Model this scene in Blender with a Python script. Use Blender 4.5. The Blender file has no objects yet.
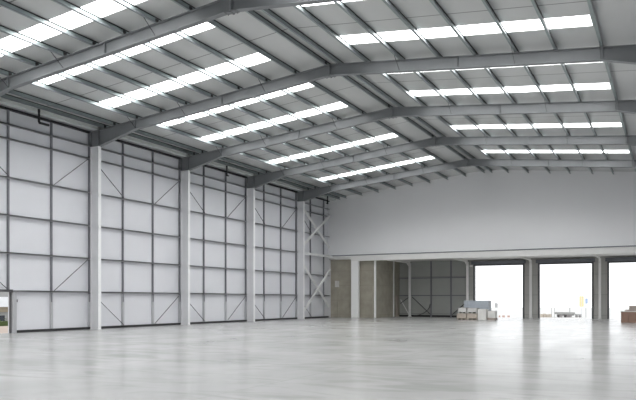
import bpy, bmesh, math, random
from mathutils import Vector, Matrix
random.seed(7)
S = 1.15                      # metres per layout unit
C = bpy.context.scene.collection
D0, SP = 24.2, 6.764          # first fully visible frame, frame spacing
XR = -11.915                  # ridge line
ZS = 10.82                    # roof sheet underside at the ridge
PT = 0.0995                   # roof pitch (rise per run)
XL, XW = -24.04, -24.75        # column inner face, cladding face on the left
XRC, XRW = 0.17, 0.92         # the same on the right
YF, YB, YD = -9.8, 49.9, 55.6 # front wall, gable wall, dock wall
def zs(x): return ZS - PT*abs(x-XR)
def fy(k): return D0 + SP*k

# ---------------------------------------------------------------- materials
def mat(name, col, rough=.6, metal=0., var=.05, scale=2., bump=0., spec=.5, stretch=(1,1,1), bscale=None):
    m = bpy.data.materials.new(name); m.use_nodes = True
    nt = m.node_tree; N = nt.nodes; L = nt.links
    b = N['Principled BSDF']
    tc = N.new('ShaderNodeTexCoord'); mp = N.new('ShaderNodeMapping'); mp.inputs['Scale'].default_value = stretch
    L.new(tc.outputs['Object'], mp.inputs['Vector'])
    n = N.new('ShaderNodeTexNoise'); n.inputs['Scale'].default_value = scale; n.inputs['Detail'].default_value = 5
    L.new(mp.outputs[0], n.inputs['Vector'])
    r = N.new('ShaderNodeValToRGB')
    r.color_ramp.elements[0].position = .3; r.color_ramp.elements[1].position = .7
    r.color_ramp.elements[0].color = tuple(max(0, c*(1-var)) for c in col)+(1,)
    r.color_ramp.elements[1].color = tuple(min(1, c*(1+var)) for c in col)+(1,)
    L.new(n.outputs['Fac'], r.inputs['Fac']); L.new(r.outputs[0], b.inputs['Base Color'])
    b.inputs['Roughness'].default_value = rough; b.inputs['Metallic'].default_value = metal
    b.inputs['Specular IOR Level'].default_value = spec
    if bump:
        bp = N.new('ShaderNodeBump'); bp.inputs['Strength'].default_value = bump; bp.inputs['Distance'].default_value = .02
        n2 = N.new('ShaderNodeTexNoise'); n2.inputs['Scale'].default_value = bscale or scale*4; n2.inputs['Detail'].default_value = 4
        L.new(mp.outputs[0], n2.inputs['Vector']); L.new(n2.outputs['Fac'], bp.inputs['Height']); L.new(bp.outputs[0], b.inputs['Normal'])
    return m
def lines(m, axis, period, offset, width, dark, noise=0.):
    """thin joint lines in world position along one axis, period and width in metres"""
    nt = m.node_tree; N = nt.nodes; L = nt.links; b = N['Principled BSDF']
    src = b.inputs['Base Color'].links[0].from_socket
    g = N.new('ShaderNodeNewGeometry'); s = N.new('ShaderNodeSeparateXYZ'); L.new(g.outputs['Position'], s.inputs[0])
    def M(op, a, bb=None):
        n = N.new('ShaderNodeMath'); n.operation = op
        for i, v in enumerate((a, bb)):
            if v is None: continue
            if isinstance(v, (int, float)): n.inputs[i].default_value = v
            else: L.new(v, n.inputs[i])
        return n.outputs[0]
    t = M('ABSOLUTE', M('SUBTRACT', M('FRACT', M('DIVIDE', M('SUBTRACT', s.outputs[axis], offset-period*100.5), period)), .5))
    k = M('LESS_THAN', t, width/period/2)
    mx = N.new('ShaderNodeMix'); mx.data_type = 'RGBA'
    L.new(k, mx.inputs[0]); L.new(src, mx.inputs[6]); mx.inputs[7].default_value = tuple(dark)+(1,)
    L.new(mx.outputs[2], b.inputs['Base Color'])
    return m
M = {}
M['panel'] = mat('white_cladding_panel', (.73,.732,.765), .45, var=.02, scale=.6)
M['gable'] = mat('pale_gable_lining', (.85,.85,.86), .5, var=.015, scale=.3)
M['roof'] = lines(mat('grey_roof_liner', (.57,.575,.57), .33, var=.03, scale=.5), 1, SP*S, (D0+SP*.5)*S, .05, (.12,.12,.12))
M['light'] = None
M['rafter'] = mat('grey_steel_paint', (.20,.208,.215), .45, var=.05, scale=1.5)
M['column'] = mat('column_paint_lit', (.92,.92,.92), .5, var=.01, scale=1.)  # flange only: the column paint, whitened to paint in side light
M['colshade'] = mat('column_paint_shaded', (.68,.68,.695), .5, var=.02, scale=1.)  # same paint, darkened as the shaded web beside the bright flange
M['footing'] = mat('pale_stud_foot', (.46,.46,.48), .5)
M['purlin'] = mat('galvanised_purlin', (.30,.35,.35), .4, .5, var=.08, scale=3)
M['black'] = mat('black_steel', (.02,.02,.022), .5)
M['rail'] = mat('galvanised_rail', (.40,.40,.42), .5, .1, var=.06, scale=3)
M['stud'] = mat('galvanised_stud', (.21,.21,.23), .5, .1, var=.06, scale=3)
M['eave'] = mat('pale_green_strut', (.60,.63,.61), .5)
M['brace'] = mat('pale_brace_tube', (.80,.80,.80), .5)
M['rod'] = mat('dark_rod', (.10,.10,.11), .5, .2)
M['concrete'] = lines(mat('bare_concrete', (.37,.345,.285), .8, var=.13, scale=1.3, bump=.25), 2, 1.35, .25, .025, (.30,.285,.24))
M['trim'] = mat('dark_flashing', (.16,.17,.19), .5)
M['lintel'] = mat('cream_steel', (.86,.85,.83), .5, var=.02)
M['dockpanel'] = lines(mat('grey_dock_cladding', (.40,.41,.39), .55, var=.04, scale=.8), 2, 1.55*S, 1.8*S, .04, (.2,.2,.2))
M['pier'] = lines(mat('warm_pier_cladding', (.56,.55,.525), .55, var=.04, scale=.8), 2, 1.55*S, 1.8*S, .04, (.4,.4,.38))
M['jamb'] = mat('dark_door_frame', (.09,.09,.095), .5)
M['wood'] = mat('pale_crate_wood', (.52,.46,.39), .7, var=.12, scale=6, stretch=(1,1,6))
M['shade'] = mat('dark_crate_slot', (.05,.04,.03), .8)
M['post'] = mat('white_post_paint', (.97,.965,.95), .4, var=.01)
M['whitebox'] = mat('white_wrap', (.80,.79,.76), .5)
M['greywrap'] = mat('blue_grey_wrap', (.44,.48,.53), .4, var=.1, scale=4, stretch=(5,5,1))
M['greybox'] = mat('grey_board', (.62,.61,.59), .7)
M['card'] = mat('brown_cardboard', (.30,.19,.145), .75, var=.08, scale=3)
M['cardtop'] = mat('light_brown_board', (.42,.36,.32), .75)
M['yard'] = mat('yard_concrete', (.62,.62,.60), .9)
M['pave'] = mat('pink_paving', (.50,.41,.35), .9, var=.08, scale=3)
M['hedge'] = mat('hedge_leaf', (.085,.13,.04), .7, var=.5, scale=18)
M['bld'] = mat('pale_render', (.33,.33,.32), .8)
M['bldwhite'] = mat('white_band', (.75,.76,.78), .7)
M['beige'] = mat('beige_render', (.32,.27,.20), .8)
M['glass'] = mat('dark_window_glass', (.02,.025,.035), .1)
M['yellow'] = mat('faded_yellow', (.85,.72,.42), .7)
M['blue'] = mat('sign_blue', (.42,.52,.75), .6)
M['steel'] = mat('trailer_grey', (.42,.42,.42), .6)
M['tyre'] = mat('dusty_rubber', (.30,.28,.28), .8)
M['red'] = mat('rust_red', (.55,.38,.33), .7)
# rooflights: translucent sheets glowing with the daylight above them
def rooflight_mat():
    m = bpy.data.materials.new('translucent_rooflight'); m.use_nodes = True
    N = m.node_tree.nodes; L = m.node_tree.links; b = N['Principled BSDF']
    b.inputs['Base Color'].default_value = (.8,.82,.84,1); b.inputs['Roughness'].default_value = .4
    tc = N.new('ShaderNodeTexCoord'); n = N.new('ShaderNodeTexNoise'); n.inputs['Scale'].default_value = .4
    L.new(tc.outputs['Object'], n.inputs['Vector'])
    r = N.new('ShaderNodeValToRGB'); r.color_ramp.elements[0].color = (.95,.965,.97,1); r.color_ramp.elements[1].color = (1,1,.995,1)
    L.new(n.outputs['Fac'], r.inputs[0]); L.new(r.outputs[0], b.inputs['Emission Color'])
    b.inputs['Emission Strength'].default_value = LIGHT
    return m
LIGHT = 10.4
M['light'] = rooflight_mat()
def floor_mat():
    m = bpy.data.materials.new('polished_concrete_floor'); m.use_nodes = True
    N = m.node_tree.nodes; L = m.node_tree.links; b = N['Principled BSDF']
    tc = N.new('ShaderNodeNewGeometry')
    def noise(scale, det, sx=1, sy=1, dist=0, rot=0):
        mp = N.new('ShaderNodeMapping'); mp.inputs['Scale'].default_value = (sx, sy, 1); mp.inputs['Rotation'].default_value = (0,0,rot)
        L.new(tc.outputs['Position'], mp.inputs[0])
        n = N.new('ShaderNodeTexNoise'); n.inputs['Scale'].default_value = scale; n.inputs['Detail'].default_value = det
        n.inputs['Distortion'].default_value = dist; L.new(mp.outputs[0], n.inputs['Vector']); return n
    n1 = noise(.35, 8, 1, 1, .6); n2 = noise(1.2, 6, .35, 1, 1.2, .5); n3 = noise(.8, 4, 1, .3, .4, -.3)
    r1 = N.new('ShaderNodeValToRGB'); r1.color_ramp.elements[0].position = .32; r1.color_ramp.elements[1].position = .68
    r1.color_ramp.elements[0].color = (.39,.39,.382,1); r1.color_ramp.elements[1].color = (.50,.50,.49,1)
    L.new(n1.outputs['Fac'], r1.inputs[0])
    r2 = N.new('ShaderNodeValToRGB'); r2.color_ramp.elements[0].position = .33; r2.color_ramp.elements[1].position = .5
    r2.color_ramp.elements[0].color = (.70,.70,.69,1); r2.color_ramp.elements[1].color = (1,1,1,1)
    L.new(n2.outputs['Fac'], r2.inputs[0])
    mx = N.new('ShaderNodeMix'); mx.data_type = 'RGBA'; mx.blend_type = 'MULTIPLY'; mx.inputs[0].default_value = .7
    L.new(r1.outputs[0], mx.inputs[6]); L.new(r2.outputs[0], mx.inputs[7]); L.new(mx.outputs[2], b.inputs['Base Color'])
    mr = N.new('ShaderNodeMapRange'); mr.inputs[1].default_value = .3; mr.inputs[2].default_value = .7
    mr.inputs[3].default_value = .17; mr.inputs[4].default_value = .22
    L.new(n3.outputs['Fac'], mr.inputs[0]); L.new(mr.outputs[0], b.inputs['Roughness'])
    nb = noise(1.5, 3, 1, 1); bp = N.new('ShaderNodeBump'); bp.inputs['Strength'].default_value = .02; bp.inputs['Distance'].default_value = .01
    L.new(nb.outputs['Fac'], bp.inputs['Height']); L.new(bp.outputs[0], b.inputs['Normal'])
    b.inputs['Specular IOR Level'].default_value = .3
    lines(m, 1, SP*S, D0*S, .03, (.36,.36,.35)); lines(m, 0, 6.0*S, XR*S, .03, (.36,.36,.35))
    return m
M['floor'] = floor_mat()

# ---------------------------------------------------------------- mesh helpers
class MB:
    def __init__(s): s.bm = bmesh.new()
    def box(s, x0,x1,y0,y1,z0,z1):
        v = [s.bm.verts.new((x,y,z)) for x in (x0,x1) for y in (y0,y1) for z in (z0,z1)]
        for f in ((0,1,3,2),(4,6,7,5),(0,4,5,1),(2,3,7,6),(0,2,6,4),(1,5,7,3)): s.bm.faces.new([v[i] for i in f])
        return s
    def prism(s, pts, axis, a, b):
        """pts 2-D polygon, extruded along axis ('x': pts are y,z; 'y': x,z; 'z': x,y) from a to b"""
        def P(p, t): return {'x':(t,p[0],p[1]),'y':(p[0],t,p[1]),'z':(p[0],p[1],t)}[axis]
        A = [s.bm.verts.new(P(p,a)) for p in pts]; B = [s.bm.verts.new(P(p,b)) for p in pts]; n = len(pts)
        s.bm.faces.new(A); s.bm.faces.new(B[::-1])
        for i in range(n): s.bm.faces.new((A[i],B[i],B[(i+1)%n],A[(i+1)%n]))
        return s
    def bar(s, p, q, w, h, up=(0,0,1)):
        p, q = Vector(p), Vector(q); d = (q-p).normalized(); u = Vector(up)
        a = d.cross(u)
        if a.length < 1e-4: a = d.cross(Vector((1,0,0)))
        a.normalize(); c = a.cross(d).normalized()
        v = []
        for e in (p, q):
            for i, j in ((-1,-1),(1,-1),(1,1),(-1,1)): v.append(s.bm.verts.new(e+a*(w/2*i)+c*(h/2*j)))
        s.bm.faces.new(v[3::-1]); s.bm.faces.new(v[4:])
        for i in range(4): s.bm.faces.new((v[i], v[(i+1)%4], v[4+(i+1)%4], v[4+i]))
        return s
    def tube(s, pts, r, n=10):
        pts = [Vector(p) for p in pts]; rings = []
        for i, p in enumerate(pts):
            d = (pts[min(i+1,len(pts)-1)]-pts[max(i-1,0)]).normalized()
            a = d.cross(Vector((0,0,1)))
            if a.length < 1e-3: a = d.cross(Vector((1,0,0)))
            a.normalize(); b = a.cross(d)
            rings.append([s.bm.verts.new(p+(a*math.cos(t*2*math.pi/n)+b*math.sin(t*2*math.pi/n))*r) for t in range(n)])
        for A, B in zip(rings, rings[1:]):
            for t in range(n): s.bm.faces.new((A[t],A[(t+1)%n],B[(t+1)%n],B[t]))
        s.bm.faces.new(rings[0][::-1]); s.bm.faces.new(rings[-1])
        return s
    def build(s, name, m, parent=None, bevel=0.):
        base = parent['base'] if parent is not None and 'base' in parent else (0,0,0)
        if bevel: bmesh.ops.bevel(s.bm, geom=s.bm.edges[:], offset=bevel, segments=2, affect='EDGES')
        bmesh.ops.recalc_face_normals(s.bm, faces=s.bm.faces)
        org = Vector(base)
        if parent is None:   # origin at the foot of the thing
            xs = [v.co for v in s.bm.verts]
            org = Vector(((min(v.x for v in xs)+max(v.x for v in xs))/2, (min(v.y for v in xs)+max(v.y for v in xs))/2, min(v.z for v in xs)))
        for v in s.bm.verts: v.co = (v.co-org)*S
        me = bpy.data.meshes.new(name); s.bm.to_mesh(me); s.bm.free()
        me.materials.append(M[m]); o = bpy.data.objects.new(name, me); C.objects.link(o)
        if parent is None: o.location = org*S
        else: o.parent = parent
        return o
BASES = {}
def thing(name, loc, label, cat, group=None):
    o = bpy.data.objects.new(name, None); C.objects.link(o); o.location = Vector(loc)*S
    o.empty_display_size = .2
    BASES[o.name] = loc
    o['base'] = loc
    return tag(o, label, cat, group)
def tag(o, label, cat, group=None):
    o['label'] = label; o['category'] = cat
    if group: o['group'] = group
    return o
def struct(name, mb, m, parent=None, label=None):
    o = mb.build(name, m, parent)
    if parent is None: o['kind'] = 'structure'
    if label: o['label'] = label
    return o
def copy_tree(o, parent=None):
    c = o.copy(); C.objects.link(c)
    if parent is not None: c.parent = parent
    for ch in [x for x in o.children]: copy_tree(ch, c)
    return c
def part(name, mb, m, root, label=None):
    o = mb.build(name, m, root)
    if label: o['label'] = label
    return o
def sub(name, mb, m, p, root):
    """a sub-part: its parent part has its origin at the root's base"""
    org = root['base']; 
    p['base'] = org; o = mb.build(name, m, p); del p['base']; return o
ORD = ['first','second','third','fourth','fifth','sixth','seventh','eighth','ninth','tenth','eleventh','twelfth','thirteenth','fourteenth','fifteenth']

# ---------------------------------------------------------------- the shell
struct('floor', MB().box(XW-.1, XRW+.1, YF, YD+.25, -.2, 0), 'floor', label='polished pale concrete hall floor')
DY0, DY1, DH = 18.75, 19.75, 1.77     # small door in the left wall
w = MB(); zt = zs(XW)
w.box(XW-.15, XW, YF, DY0, 0, zt); w.box(XW-.15, XW, DY1+.1, YD+.2, 0, zt); w.box(XW-.15, XW, DY0, DY1+.1, DH, zt)
struct('wall_left', w, 'panel', label='white panelled left wall with grid of rails')
w = MB(); g = [(XW,4.95),(XRW,4.95),(XRW,zs(XRW)),(XR,ZS),(XW,zs(XW))]
w.prism(g, 'y', YB, YB+.2); struct('wall_back', w, 'gable', label='plain pale gable wall above the loading bay')
struct('wall_right', MB().box(XRW, XRW+.15, YF, YD+.2, 0, zs(XRW)), 'panel')
struct('wall_front', MB().prism([(XW,0),(XRW,0),(XRW,zs(XRW)),(XR,ZS),(XW,zs(XW))], 'y', YF-.15, YF), 'panel')

# roof sheets, cut open where the rooflights sit
ROWS = []
for k in range(-5, 3):
    for a, b in (((.125,.255),(.655,.79)) if k == -1 else ((.205,.33),(.715,.845)) if k < 1 else ((.15,.28),(.715,.845))):
        y0, y1 = fy(k+a), fy(k+b)
        if y0 > YF+.5 and y1 < YB-.3: ROWS.append((k, a, y0, y1))
SL = {'left': (-1, 1.69, 9.98, XR-XW+.15), 'right': (1, 1.45, 9.73, XRW-XR+.15)}
def slope_slab(w, sg, o0, o1, y0, y1, lo=0., hi=.1):
    x0, x1 = XR+sg*o0, XR+sg*o1
    w.prism([(x0, ZS-PT*o0+lo),(x1, ZS-PT*o1+lo),(x1, ZS-PT*o1+hi),(x0, ZS-PT*o0+hi)], 'y', y0, y1)
for side, (sg, oa, ob, oe) in SL.items():
    w = MB()
    slope_slab(w, sg, 0, oa, YF-.15, YB+.2); slope_slab(w, sg, ob, oe, YF-.15, YB+.2)
    y = YF-.15
    for _, _, y0, y1 in ROWS:
        slope_slab(w, sg, oa, ob, y, y0); y = y1
    slope_slab(w, sg, oa, ob, y, YB+.2)
    struct('ceiling_'+side, w, 'roof', label='grey profiled roof lining, %s slope' % side)
    for k, a, y0, y1 in ROWS:
        w = MB(); slope_slab(w, sg, oa, ob, y0+.005, y1-.005, .01, .06)
        o = w.build('rooflight', 'light')
        pos = {True:'just beyond', False:'just before'}[a < .5]
        fr = k+1 if a < .5 else k+2
        if k <= -3: lab = 'glowing white rooflight strip on the %s roof slope, %s above the camera' % (side, ORD[min(14,ROWS.index((k,a,y0,y1)))])
        else: lab = 'white rooflight strip on %s roof slope, %s the %s' % (side, pos, ('steel frame above the top edge' if fr==-1 else ORD[fr]+' steel frame from the front') if fr < 5 else 'back gable wall')
        tag(o, lab, 'skylight', 'translucent rooflight strips in the roof')

# ---------------------------------------------------------------- portal frames
RD = .43; ZR = ZS-.22
def rt(x): return ZR-PT*abs(x-XR)          # rafter top
def rb(x): return rt(x)-RD
OL = [.2,1.57,2.93,4.3,5.67,7.05,8.45,9.86,11.22,11.8]
OR_ = [.33,1.5,2.9,4.35,5.67,7.1,8.4,9.85,11.2,11.8]
def make_frame():
    root = thing('portal_frame', (XR,0,0), '', 'steel frame', 'steel portal frames across the hall')
    for sg, xc, xo in ((-1, XL, -24.53), (1, XRC, .75)):
        c = MB(); ztop = 8.64
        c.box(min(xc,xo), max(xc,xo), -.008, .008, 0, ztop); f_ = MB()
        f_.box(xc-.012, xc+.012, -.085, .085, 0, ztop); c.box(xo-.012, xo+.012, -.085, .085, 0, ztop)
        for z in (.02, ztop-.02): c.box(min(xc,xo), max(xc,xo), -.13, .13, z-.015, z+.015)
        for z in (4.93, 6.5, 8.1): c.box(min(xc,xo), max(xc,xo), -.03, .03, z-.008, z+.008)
        part('column', c, 'colshade', root, 'pale painted steel column')
        part('column_flange', f_, 'column', root, 'column flange with side light painted in')
        kn = MB()
        xs = sorted((xc,xo)); kn.prism([(xs[0],ztop),(xs[1],ztop),(xs[1],rt(xs[1])),(xs[0],rt(xs[0]))], 'y', -.01, .01)
        kn.box(xo-.012, xo+.012, -.12, .12, ztop, rt(xo)); kn.bar((xo,0,rt(xo)), (xc,0,rt(xc)), .22, .02)
        kn.box(xs[0], xs[1], -.12, .12, ztop, ztop+.02)
        kn.box(xc-.02, xc+.02, -.13, .13, ztop, rt(xc))
        part('knee', kn, 'rafter', root)
        xh = XR+sg*9.9; r = MB()
        r.prism([(XR,rt(XR)),(XR,rb(XR)),(xh,rb(xh)),(xc,ztop),(xc,rt(xc))], 'y', -.008, .008)
        r.bar((XR,0,rt(XR)-.01), (xc,0,rt(xc)-.01), .22, .02)
        r.bar((XR,0,rb(XR)+.01), (xh,0,rb(xh)+.01), .22, .02)
        # curved lower flange of the haunch
        r.bar((xh,0,rb(xh)+.01), (xc,0,ztop+.01), .22, .022)
        for o in (5.1, 9.9): x = XR+sg*o; r.box(x-.012, x+.012, -.10, .10, rb(x), rt(x))
        part('rafter', r, 'rafter', root)
    a = MB(); a.box(XR-.03, XR+.03, -.12, .12, rb(XR)-.06, rt(XR)); a.box(XR-.22, XR+.22, -.11, .11, rb(XR)-.035, rb(XR)-.01)
    for dx in (-.17,.17):
        for dy in (-.07,.07): a.tube([(XR+dx,dy,rb(XR)-.035),(XR+dx,dy,rb(XR)-.07)], .018, 6)
    part('apex_plate', a, 'rafter', root)
    for sg, off in ((-1, OL), (1, OR_)):
        for i, o in enumerate(off):
            x = XR+sg*o
            cl = MB(); cl.box(x-sg*.02-.008, x-sg*.02+.008, -.07, .07, rt(x), rt(x)+.17)
            part('purlin_cleat', cl, 'black', root)
            if i in (2, 5, 7):
                for dy in ((-1,) ):
                    fb = MB(); fb.bar((x, dy*.62, rt(x)+.03), (x, dy*.05, rb(x)+.03), .03, .012, (1,0,0))
                    part('fly_brace', fb, 'rod', root)
    return root
NAMES = {-2:'grey steel portal frame overhead, nearest, passing above the top edge of the photo',
 -1:'nearest grey steel portal frame whose apex touches the top edge of the photo',
 0:'grey portal frame standing on the leftmost visible wall column',
 1:'grey portal frame standing on the second visible column from the left',
 2:'grey portal frame standing on the third visible column from the left',
 3:'farthest grey portal frame, closest to the gable wall, beside the cross bracing'}
fr0 = make_frame()
for i, k in enumerate((0,-2,-1,1,2,3)):
    o = fr0 if i == 0 else copy_tree(fr0)
    o.location = Vector((XR, fy(k), 0))*S
    o['label'] = NAMES[k]

# ---------------------------------------------------------------- purlins (each one continuous line)
for side, sg, off in (('left',-1,OL),('right',1,OR_)):
    for i, o in enumerate(off):
        x = XR+sg*o; z1 = zs(x)-.004; z0 = z1-.2
        w = MB(); t = .012
        w.prism([(x-t,z0),(x+t,z0),(x+t,z1),(x-t,z1)], 'y', YF+.02, YB-.02)
        w.prism([(x-t,z0),(x+.07,z0-.006),(x+.07,z0+.008),(x-t,z0+.014)], 'y', YF+.02, YB-.02)
        w.prism([(x+t,z1-.012),(x-.075,z1-.012),(x-.075,z1),(x+t,z1)], 'y', YF+.02, YB-.02)
        p = thing('roof_purlin', (x,YB/2,z0), '', 'purlin')
        part('purlin_web', w, 'purlin', p)
        part('top_shadow', MB().box(x+t, x+t+.022, YF+.02, YB-.02, z1-.03, z1-.004), 'black', p, 'dark strip drawn as shadow line')  # dark strip stands in for the shadow line where purlin meets sheet
        part('lip', MB().box(x+.064, x+.076, YF+.02, YB-.02, z0-.006, z0+.02), 'rafter', p)
        tag(p, ('dark grey roof purlin on the %s slope, %s down from the ridge' % (side, ORD[i])), 'purlin', 'galvanised purlins under the roof lining')

# eave struts between frames
for k in range(-3, 4):
    y0, y1 = fy(k)+.14, min(fy(k+1)-.14, YB-.01)
    if k == -3: y0 = YF+.02
    w = MB().box(-24.36, -24.04, y0, y1, 9.40, 9.55)
    w = w.build('eave_strut', 'eave')
    pos = 'nearest, running out past the left edge' if k==-3 else ('between the gable wall and the last column' if k==3 else '%s bay counted from the nearest' % ORD[k+3])
    tag(w, 'pale green-grey beam along the left eave, '+pos, 'beam', 'eave beams along the left wall')

# ---------------------------------------------------------------- left wall framing
RZ = [1.77, 3.36, 4.93, 6.5, 8.12, 8.72]
for i, z in enumerate(RZ):
    w = MB().box(XW, XW+.15, YF+.02, YB-.02, z-.02, z+.03)
    w.box(XW+.13, XW+.15, YF+.02, YB-.02, z-.045, z+.03)
    o = w.build('wall_rail', 'rail'); tag(o, 'horizontal grey wall rail on the left wall, %s up from the floor' % ORD[i], 'wall rail', 'horizontal rails on the left wall')
o = MB().box(XW, XW+.15, YF+.02, YB-.02, 9.33, 9.41).build('eave_rail', 'black'); tag(o, 'black rail running along the very top of the left wall', 'rail')
w = MB(); w.box(XW, XW+.06, YF+.02, DY0-.1, 0, .11); w.box(XW, XW+.06, DY1+.25, YB, 0, .11)
struct('baseboard_left', w, 'black')
j = -2; n = 0
while fy(j/3) < YB-.6:
    y = fy(j/3)
    root = thing('wall_stud', (XW,y,0), '', 'wall stud', 'vertical studs on the left wall')
    z0 = DH+.04 if j == -2 else .12
    if j == -2: part('upper_section', MB().box(XW, XW+.10, y-.032, y+.032, z0, 9.33), 'stud', root)
    else:
        part('upper_section', MB().box(XW, XW+.10, y-.032, y+.032, 1.70, 9.33), 'stud', root)
        part('lower_section', MB().box(XW, XW+.10, y-.055, y+.055, z0, 1.70), 'footing', root, 'pale lower section')
        part('hook', MB().box(XW+.10, XW+.15, y-.06, y-.03, 1.30, 1.72), 'stud', root)
    if j == -2: lab = 'dark vertical wall stud above the small open doorway at the left'
    elif j % 3 == 0: lab = 'dark vertical wall stud directly behind the %s visible column from the left' % ORD[j//3]
    elif j < 0: lab = 'dark vertical wall stud midway between the doorway and the leftmost visible column'
    elif j > 9: lab = 'dark vertical wall stud behind the cross bracing, %s past the last column' % ORD[j-10]
    else: lab = 'dark vertical wall stud, %s to the right of the %s visible column' % (ORD[j%3-1], ORD[j//3])
    root['label'] = lab
    j += 1
# thin diagonal rods
def rod(y0,z0,y1,z1,lab):
    o = MB().bar((XW+.16,y0,z0),(XW+.16,y1,z1),.02,.034,(1,0,0)).build('brace_rod','rod'); tag(o, lab, 'brace', 'thin diagonal rods on the left wall')
t3 = SP/3
BAY = {-1:'bay before the leftmost visible column',0:'bay after the first visible column',1:'bay after the second visible column',2:'bay after the third visible column',3:'bay beside the gable wall'}
for b in range(-1, 4):
    for lvl, za, zb in (('upper', 8.05, 6.55), ('lower', 1.62, .14)):
        if b == -1 and lvl == 'lower': za, zb = 3.30, 1.80
        y = fy(b)
        rod(y+.2, za, y+t3-.05, zb, 'thin dark %s rod at left end of the wall %s' % (lvl, BAY[b]))
        if b < 3: rod(y+2*t3+.05, zb, y+SP-.2, za, 'thin dark %s rod at right end of the wall %s' % (lvl, BAY[b]))
# heavy cross bracing in the last bay
XB = -24.36
def brace(name, y0,z0,y1,z1,lab, dx=0., cat='brace'):
    o = MB().bar((XB+dx,y0,z0),(XB+dx,y1,z1),.17,.09,(1,0,0)).build(name,'brace',None); tag(o, lab, cat, 'pale cross bracing beside the gable wall' if name=='cross_brace' else None)
brace('cross_brace', 44.75,8.35, 49.25,5.62, 'pale upper cross brace falling from the last column to the gable wall')
brace('cross_brace', 44.75,5.45, 49.25,8.15, 'pale upper cross brace rising from the last column to the gable wall', .11)
brace('bracing_strut', 44.7,4.88, 49.85,4.88, 'pale horizontal strut between upper and lower cross bracing', 0)
brace('cross_brace', 44.75,4.2, 49.3,.85, 'pale lower cross brace falling from the last column toward the gable base')
brace('cross_brace', 44.75,.5, 49.3,3.85, 'pale lower cross brace rising from the foot of the last column', .11)
# black pipe brackets at the eave
for i, (y, lab) in enumerate(((21.15,'left of the first visible column'),(35.06,'between second and third visible columns'),(48.77,'next to the gable wall'))):
    z = 9.02
    o = MB().tube([(-23.98,y-.5,9.52),(-23.98,y-.5,z-.02),(-24.0,y-.45,z-.07),(-24.5,y+.4,z+.09),(-24.55,y+.5,z+.11)], .055, 8).build('pipe_bracket','black')
    tag(o, 'bent black pipe hanging from the left eave, '+lab, 'pipe', 'black pipes under the left eave')

# small doorway in the left wall
r = MB(); r.box(XW-.04, XW+.06, DY1+.06, DY1+.10, 0, DH+.03); r.box(XW-.04, XW+.06, DY0-.07, DY0, 0, DH+.03); r.box(XW-.1, XW+.16, DY0-.07, DY1+.09, DH-.04, DH+.06)
d1 = struct('door_1', r, 'jamb', label='small open doorway at the left edge')
o = MB().box(XW, XW+.17, DY1+.10, DY1+.27, 0, DH-.02).build('door_post','footing'); tag(o,'pale steel post beside the small open doorway at left edge','post')
o = MB().box(XW, XW+.03, DY1+.38, DY1+.43, 1.30, 1.42).build('wall_latch','rod'); tag(o,'small dark latch on the left wall beside the doorway','latch')

# ---------------------------------------------------------------- loading bay annexe behind the gable
XS = -20.75
struct('trim_1', MB().box(-24.48, XRW, YB-.06, YB+.0, 4.93, 4.99), 'trim')
struct('trim_2', MB().box(-24.48, -22.71, YB, YB+.2, 4.80, 4.95), 'lintel')
o = MB().box(-22.72, XRW, YB+.0, YB+.35, 4.50, 4.945).build('lintel_beam','lintel'); tag(o,'long cream beam under the gable wall above the loading bay','beam')
c = MB(); c.box(-22.71,-22.10,YB+.02,YB+.3,0,4.5); o = c.build('bay_column','post'); tag(o,'broad white column at the left end of the loading bay opening','column')
struct('wall_bay_front', MB().box(XW, XS-.35, YB+.5, YB+.7, 0, 4.95), 'concrete', label='bare concrete wall left of the opening')
struct('wall_bay_side', MB().box(XS-.35, XS, YB+.5, YD, 0, 4.75), 'concrete', label='bare concrete side wall of the loading bay')
struct('ceiling_bay', MB().box(XW, XRW, YB+.2, YD+.2, 4.66, 4.95), 'lintel')
# dock wall with three openings
DX = [(-14.25,-10.45),(-9.19,-5.38),(-4.19,-.38)]; DT = 4.17
w = MB(); x = -14.72
for a, b in DX:
    w.box(x, a, YD, YD+.2, 0, 4.66); w.box(a, b, YD, YD+.2, DT, 4.66); x = b
w.box(x, XRW, YD, YD+.2, 0, 4.66)
struct('wall_dock', w, 'pier', label='grey wall between the dock doors')
struct('wall_bay_back', MB().box(XS-.3, -14.72, YD, YD+.2, 0, 4.66), 'dockpanel', label='grey clad wall at the back of the bay')
struct('baseboard_bay', MB().box(XS, -14.9, YD-.05, YD, 0, .14), 'black')
for i, (a, b) in enumerate(DX):
    r = MB(); t = .11
    r.box(a-t, a, YD-.1, YD+.22, 0, DT); r.box(b, b+t, YD-.1, YD+.22, 0, DT); r.box(a-t, b+t, YD-.1, YD+.22, DT, DT+.1)
    d = struct('door_%d' % (i+2), r, 'jamb', label='open dock door, %s from the left' % ORD[i])
    h = MB().box(a-t-.12, b+t+.12, YD-.32, YD-.10, DT+.10, DT+.36)
    o = h.build('shutter_hood','trim'); tag(o,'dark roller shutter housing over the %s dock door from the left' % ORD[i], 'shutter housing', 'roller shutter housings above the dock doors')
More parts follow.
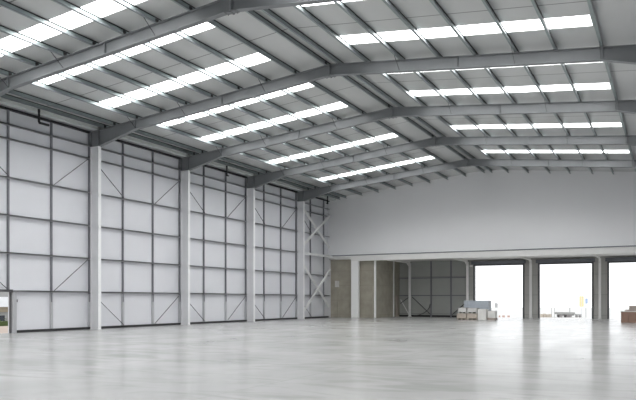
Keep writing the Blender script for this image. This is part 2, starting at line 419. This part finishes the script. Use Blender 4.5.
# bay posts with head beams
PX = [(-19.7,'slim pale post standing before the grey bay wall'),(-14.78,'slim cream post left of the first dock door, behind the crates'),(-9.80,'slim cream post between first and second dock doors'),(-4.80,'slim cream post between second and third dock doors')]
for i, (x, lab) in enumerate(PX):
    root = thing('bay_post', (x,YD-.2,0), lab, 'post', 'posts and head beams of the loading bay')
    m_ = 'post' if i else 'brace'
    p = MB(); p.box(x-.085,x+.085,YD-.45,YD-.43,0,4.5); p.box(x-.085,x+.085,YD-.27,YD-.25,0,4.5); p.box(x-.012,x+.012,YD-.43,YD-.27,0,4.5); p.box(x-.13,x+.13,YD-.47,YD-.23,0,.03)
    part('post', p, m_, root)
    hb = MB(); hb.box(x-.09,x+.09,YB+.36,YD-.25,4.48,4.50); hb.box(x-.01,x+.01,YB+.36,YD-.25,4.50,4.655); 
    hb.prism([(YD-.45,4.48),(YD-.45,4.15),(YD-1.2,4.48)],'x',x-.02,x+.02)
    part('head_beam', hb, 'lintel', root)
o = MB().box(XS-.12,XS+.0-.0,YB+.32,YB+.49,0,4.64).build('wall_post','post'); tag(o,'thin white post on the near corner of the concrete side wall','post')
YP = 54.1
o = MB().box(XS+.005,XS+.09,YP-.05,YP+.05,0,4.64).build('wall_post','brace'); tag(o,'thin grey post against the concrete wall deep in the bay','post')
o = MB().box(XS+.01,XS+.07,54.7,55.05,0.02,1.75).build('leaning_board','cardtop'); tag(o,'pale narrow board leaning on concrete wall deep in the bay','board')
o = MB().box(-24.12,-24.06,YB+.44,YB+.5,0,2.9).build('downpipe','concrete'); tag(o,'thin vertical conduit on the concrete wall beside the cross bracing','conduit')
o = MB().box(-24.3,-24.0,YB+.36,YB+.5,2.45,2.95).build('wall_box','greybox'); tag(o,'small pale box fixed on the concrete wall beside cross bracing','box')
# framing on the back wall of the bay
for i, z in enumerate((1.78, 3.25)):
    o = MB().box(XS+.01,-14.95,YD-.06,YD,z-.04,z+.04).build('bay_rail','stud'); tag(o,'%s dark horizontal rail on the grey bay wall' % ('lower','upper')[i],'wall rail','rails on the grey bay wall')
for i, x in enumerate((-17.92,-16.22)):
    o = MB().box(x-.06,x+.06,YD-.11,YD-.06,0,4.66).build('bay_stud','stud'); tag(o,'dark vertical stud on the grey bay wall, %s' % ('left of two','right of two')[i],'wall stud','studs on the grey bay wall')
def brod(x0,z0,x1,z1,m_,lab,y=YD-.14):
    o = MB().bar((x0,y,z0),(x1,y,z1),.05,.07,(0,1,0)).build('bay_brace',m_); tag(o,lab,'brace','diagonal braces on the grey bay wall')
brod(-20.6,1.45,-19.82,.12,'brace','pale diagonal brace left of the first slim post')
brod(-20.6,1.1,-19.85,1.62,'rod','short dark brace rising to the slim post in the bay', YD-.24)
brod(-19.55,1.65,-17.95,.2,'rod','dark diagonal brace falling right from the slim post in the bay', YD-.16)
brod(-16.1,.2,-14.95,1.2,'rod','dark diagonal brace behind the crates on the grey bay wall')
pts = [(-17.95-1.3*math.sin(t), YD-.2, 1.5-1.35*math.sin(t)+.0) for t in [i*.15 for i in range(1)]]
pts = [(-17.95-1.45*(1-math.cos(a)), YD-.30, 1.05-.95*math.sin(a)) for a in [i*math.pi/2/10 for i in range(11)]]
o = MB().tube(pts, .03, 6).build('hanging_cable','rod'); tag(o,'dark cable curving down the grey bay wall','cable')
# wall lamp near first dock door
root = thing('bay_lamp', (-14.6,YD-.12,4.2), 'small dark lamp at the head of the first dock door', 'lamp')
part('bracket', MB().bar((-14.55,YD,4.25),(-14.5,YD-.3,4.2),.04,.04), 'rod', root); part('lamp_head', MB().box(-14.58,-14.38,YD-.5,YD-.3,4.08,4.22), 'lintel', root)

# ---------------------------------------------------------------- goods on the floor
CA = math.radians(0)
def crate(x, y, z, w_, d, h, lab, m_='wood'):
    root = thing('wooden_crate', (x,y,z), lab, 'crate', 'crates stacked before the first dock door')
    for sx in (0, .5, 1):
        part('runner', MB().box(x+sx*(w_-.09), x+sx*(w_-.09)+.09, y+.03, y+d, z, z+.1), m_, root)
    b = MB().box(x, x+w_, y, y+d, z+.1, z+h); part('crate_body', b, m_, root)
    b = MB(); 
    for q in (0, w_-.06): b.box(x+q, x+q+.06, y-.015, y, z+.1, z+h)
    b.box(x, x+w_, y-.015, y, z+h-.06, z+h)
    part('batten', b, m_, root)
    return root
CY = 48.2
def xa(px, Y):     # layout helper: lateral position seen in line with a column of the photo
    k = (px-318)/688.8; s, c = math.sin(.475), math.cos(.475); return (k*Y*c-Y*s)/(c+k*s)
x0, x1, x2, x3 = xa(456.8,CY), xa(467.1,CY), xa(477.7,CY), xa(485.8,CY)
crate(x0, CY, 0, x1-x0-.05, .8, .45, 'brown crate at the bottom left of the stack before the dock door')
crate(x1, CY, 0, x2-x1-.05, .8, .45, 'brown crate at the bottom middle of the stack before the dock door')
crate(x0+.09, CY+.02, .45, x1-x0-.14, .75, .40, 'grey crate on top of the bottom left brown crate', 'greybox')
crate(x1, CY+.02, .45, x2-x1-.05, .75, .38, 'grey crate on top of the bottom middle brown crate', 'greybox')
o = MB().box(x2, x3, CY, CY+.8, 0, .76).build('wrapped_box','whitebox',None,.01); tag(o,'tall white box at the right of the brown crates','box')
xb0, xb1 = xa(487.3,CY+.2), xa(495,CY+.2)
root = thing('pallet_box', (xb0,CY+.2,0), 'white box on a pale wooden pallet, rightmost of the crate stack', 'box')
part('pallet', MB().box(xb0,xb1,CY+.2,CY+1,.0,.14), 'cardtop', root); part('box_body', MB().box(xb0+.03,xb1-.02,CY+.24,CY+.95,.14,.64), 'whitebox', root)
xg0, xg1 = xa(464,CY+1.0), xa(488.8,CY+1.0)
root = thing('wrapped_pallet_load', (xg0,CY+1.0,0), 'blue-grey wrapped load standing behind the brown crates', 'pallet load')
b = MB(); n = 7
for i in range(n): b.box(xg0+(xg1-xg0)*i/n+.01, xg0+(xg1-xg0)*(i+1)/n-.01, CY+1.0, CY+1.8, .12, 1.36)
b.box(xg0+.03, xg1-.03, CY+1.02, CY+1.78, .12, 1.35)
part('load', b, 'greywrap', root)
part('pallet', MB().box(xg0,xg1,CY+1.0,CY+1.8,0,.12), 'wood', root)
# cardboard stack at the right
KY = 46.6; k0, k1 = xa(621,KY), xa(628.8,KY)
def carton(xx0,xx1,z,h,lab,name='cardboard_carton',m_='card',y=KY,d=.8):
    root = thing(name,(xx0,y,z),lab,'box','brown cartons at the right edge')
    part('carton_body', MB().box(xx0,xx1,y,y+d,z,z+h), m_, root)
    part('tape', MB().box((xx0+xx1)/2-.02,(xx0+xx1)/2+.02,y-.004,y,z,z+h), m_, root)
carton(k0,k1-.02,.0,.66,'brown carton on the floor at the right edge, left of its pair')
carton(k1,k1+.9,.0,.66,'brown carton on the floor cut by the right photo edge')
o = MB().box(k0-.03,k1+.95,KY-.03,KY+.83,.662,.70).build('cover_sheet','whitebox'); tag(o,'thin white sheet covering the brown cartons at right edge','sheet')
carton(xa(629,KY+.1),k1+.9,.70,.34,'greyish carton on top of the white sheet at right edge',m_='cardtop',y=KY+.15,d=.6)
o = MB().prism([(xa(624.5,KY+.2),.70),(xa(629,KY+.2)-.01,.70),(xa(629,KY+.2)-.01,.79),(xa(625.6,KY+.2),.79)],'y',KY+.2,KY+.6).build('folded_board','cardtop'); tag(o,'flat folded board beside the top carton at right edge','board')

# ---------------------------------------------------------------- outside
GZ = -1.3
def V(px, v, z=None):    # point at depth v seen in line with a photo column
    k = (px-318)/688.8; s, c = math.sin(.475), math.cos(.475); u = k*v; return Vector((u*c-v*s, u*s+v*c, GZ if z is None else z))
struct('ground_yard', MB().box(-150, 120, YD+.26, 260, GZ-.2, GZ), 'yard')
struct('ground_path', MB().box(-33.5, XW-.15, 5, 30, -.25, -.02), 'pave', label='pinkish paving outside the small doorway')
struct('ground_side', MB().box(-150, XW-.15, -60, YD+.26, GZ-.4, GZ-.2), 'yard')
# hedge
w = bmesh.new()
def hedge():
    mb = MB()
    for i in range(420):
        y = random.uniform(11, 28); x = -32.6+random.uniform(-.35,.35); z = random.uniform(0,.3)
        a = [Vector((random.uniform(-1,1),random.uniform(-1,1),random.uniform(-1,1)))*.16 for _ in range(3)]
        c = Vector((x,y,z+.02)); vs = [mb.bm.verts.new(c+q) for q in a]; mb.bm.faces.new(vs)
    mb.box(-32.9,-32.3,11,28,-.02,.22)
    return mb
o = hedge().build('clipped_hedge','hedge'); tag(o,'low green hedge outside the small doorway at left','hedge')
# building across the way
bx = -60
root = thing('office_building', (bx,20,-1.5), 'pale building with white band seen through the left doorway', 'building')
part('wall', MB().box(bx-8,bx,-20,75,-1.5,.2), 'bld', root); part('soffit_band', MB().box(bx-8,bx+.3,-20,75,.2,.75), 'beige', root); part('upper_storey', MB().box(bx-8,bx-.6,-20,75,1.7,9), 'bld', root)
part('band', MB().box(bx-8,bx+.8,-20,75,.72,1.72), 'bldwhite', root)
for i in range(9):
    part('window', MB().box(bx-.02,bx+.05,39+i*3.1,41.2+i*3.1,-1.1,-.15), 'glass', root)
# yard things seen through the dock doors
v = 108
def post(px, y_top, name, lab, cat, r=.05, y_bot=317, m_='steel', vv=v):
    p = V(px, vv); zt_ = 1.381+(300.27-y_top)*vv/688.8
    o = MB().tube([(p.x,p.y,GZ),(p.x,p.y,zt_)], r, 6).build(name, m_); tag(o, lab, cat)
p = V(556,v); q = V(573,v); d = (q-p).normalized(); zb = lambda y: 1.381+(300.27-y)*v/688.8
root = thing('flatbed_trailer', tuple(p), 'pale flatbed trailer in the yard beyond the second dock door', 'trailer')
part('deck', MB().bar(Vector((p.x,p.y,zb(313.2))), Vector((q.x,q.y,zb(313.4))), 1.6, .35), 'bld', root)
part('chassis', MB().bar(Vector((p.x,p.y,zb(314.9)))+d*.4, Vector((q.x,q.y,zb(315))), .9, .16), 'tyre', root)
nrm = Vector((-d.y,d.x,0))
for f in (.22,.62,.75):
    c_ = p.lerp(q,f); 
    for sd in (-1,1):
        a_ = Vector((c_.x,c_.y,GZ+.24))+nrm*(.6*sd); part('wheel', MB().tube([a_-nrm*.1,a_+nrm*.1],.24,14), 'tyre', root)
part('headboard', MB().bar(Vector((q.x,q.y,zb(314)))-d*.5, Vector((q.x,q.y,zb(306.5)))-d*.5, .12, .08, (1,0,0)), 'bld', root)
p = V(575.5,v); q = V(581,v)
root = thing('small_cart', tuple(p), 'small low cart beside the trailer beyond the second dock door', 'cart')
part('cart_bed', MB().bar(Vector((p.x,p.y,GZ+.42)),Vector((q.x,q.y,GZ+.42)),.5,.22), 'steel', root)
for f in (.2,.8):
    c_ = p.lerp(q,f); part('wheel', MB().tube([Vector((c_.x,c_.y,GZ+.16))-nrm*.2,Vector((c_.x,c_.y,GZ+.16))+nrm*.2],.16,12),'tyre',root)
p = V(581.5,v)
root = thing('yellow_banner', tuple(p), 'tall faded yellow banner on a pole beyond the second dock door', 'banner')
part('pole', MB().tube([p,(p.x,p.y,zb(296))],.05,6),'bldwhite',root)
a_, b_ = V(579.3,v), V(583.8,v); part('flag', MB().bar(Vector((a_.x,a_.y,zb(301.5))),Vector((b_.x,b_.y,zb(301.5))),.05,1.7),'yellow',root)
p = V(585.9,v)
root = thing('blue_sign', tuple(p), 'small blue sign on a thin pole beyond the second dock door', 'sign')
part('pole', MB().tube([p,(p.x,p.y,zb(303))],.05,6),'steel',root)
a_, b_ = V(585.2,v), V(587.8,v); part('sign_board', MB().bar(Vector((a_.x,a_.y,zb(301))),Vector((b_.x,b_.y,zb(301))),.05,.85),'blue',root)
for px, hy, lab in ((541.5,314,'leftmost'),(544.3,313.6,'second'),(547,314.3,'third'),(550,314,'rightmost')):
    a_, b_ = V(px-1,v), V(px+1.1,v)
    o = MB().bar(Vector((a_.x,a_.y,(GZ+zb(hy))/2)),Vector((b_.x,b_.y,(GZ+zb(hy))/2)),.4,zb(hy)-GZ).build('yard_crate','wood'); tag(o,'brownish crate in the yard beyond the second dock door, %s of four' % lab,'crate','yard crates beyond the second dock door')
post(551.6,306,'lamp_post','thin post right of the yard crates, second dock door','post',.04)
post(554.5,306,'lamp_post','thin post just left of the trailer, second dock door','post',.04)
for px, w_, lab in ((499.5,1.3,'leftmost'),(503.5,2.2,'middle'),(508.6,2.,'rightmost')):
    a_, b_ = V(px-w_/2,v), V(px+w_/2,v)
    o = MB().bar(Vector((a_.x,a_.y,GZ+.15)),Vector((b_.x,b_.y,GZ+.15)),.3,.3).build('yard_block','red'); tag(o,'small reddish block in the yard beyond the first dock door, %s of three' % lab,'block','reddish blocks beyond the first dock door')
p = V(496.3,v)
root = thing('yard_lamp', tuple(p), 'dark lamp head on a pale pole beyond the first dock door', 'lamp')
part('pole', MB().tube([p,(p.x,p.y,zb(303))],.04,6),'bldwhite',root)
part('lamp_head', MB().box(p.x-.22,p.x+.22,p.y-.1,p.y+.1,zb(307.5),zb(303)),'steel',root)

for o in bpy.data.objects:
    if 'base' in o: del o['base']

# ---------------------------------------------------------------- daylight
wd = bpy.data.worlds.new('overcast_sky'); bpy.context.scene.world = wd; wd.use_nodes = True
bg = wd.node_tree.nodes['Background']; bg.inputs[0].default_value = (.96,.98,1,1); bg.inputs[1].default_value = 1.6

# ---------------------------------------------------------------- camera
cam = bpy.data.cameras.new('camera'); co = bpy.data.objects.new('camera', cam); C.objects.link(co)
cam.sensor_width = 36; cam.sensor_fit = 'HORIZONTAL'; cam.lens = 688.8/636*36
cam.shift_x = 0; cam.shift_y = (300.27-200)/636
co.location = Vector((0,0,1.381))*S; co.rotation_euler = (math.pi/2, 0, .475)
cam.clip_start = .05; cam.clip_end = 1000
sc = bpy.context.scene; sc.camera = co
sc.view_settings.view_transform = 'Standard'; sc.view_settings.look = 'None'; sc.view_settings.gamma = 1
sc.view_settings.use_curve_mapping = False; sc.view_settings.exposure = 0
sc.cycles.use_denoising = True; sc.cycles.max_bounces = 10; sc.cycles.diffuse_bounces = 8
sc.cycles.sample_clamp_indirect = 2.5; sc.cycles.sample_clamp_direct = 5
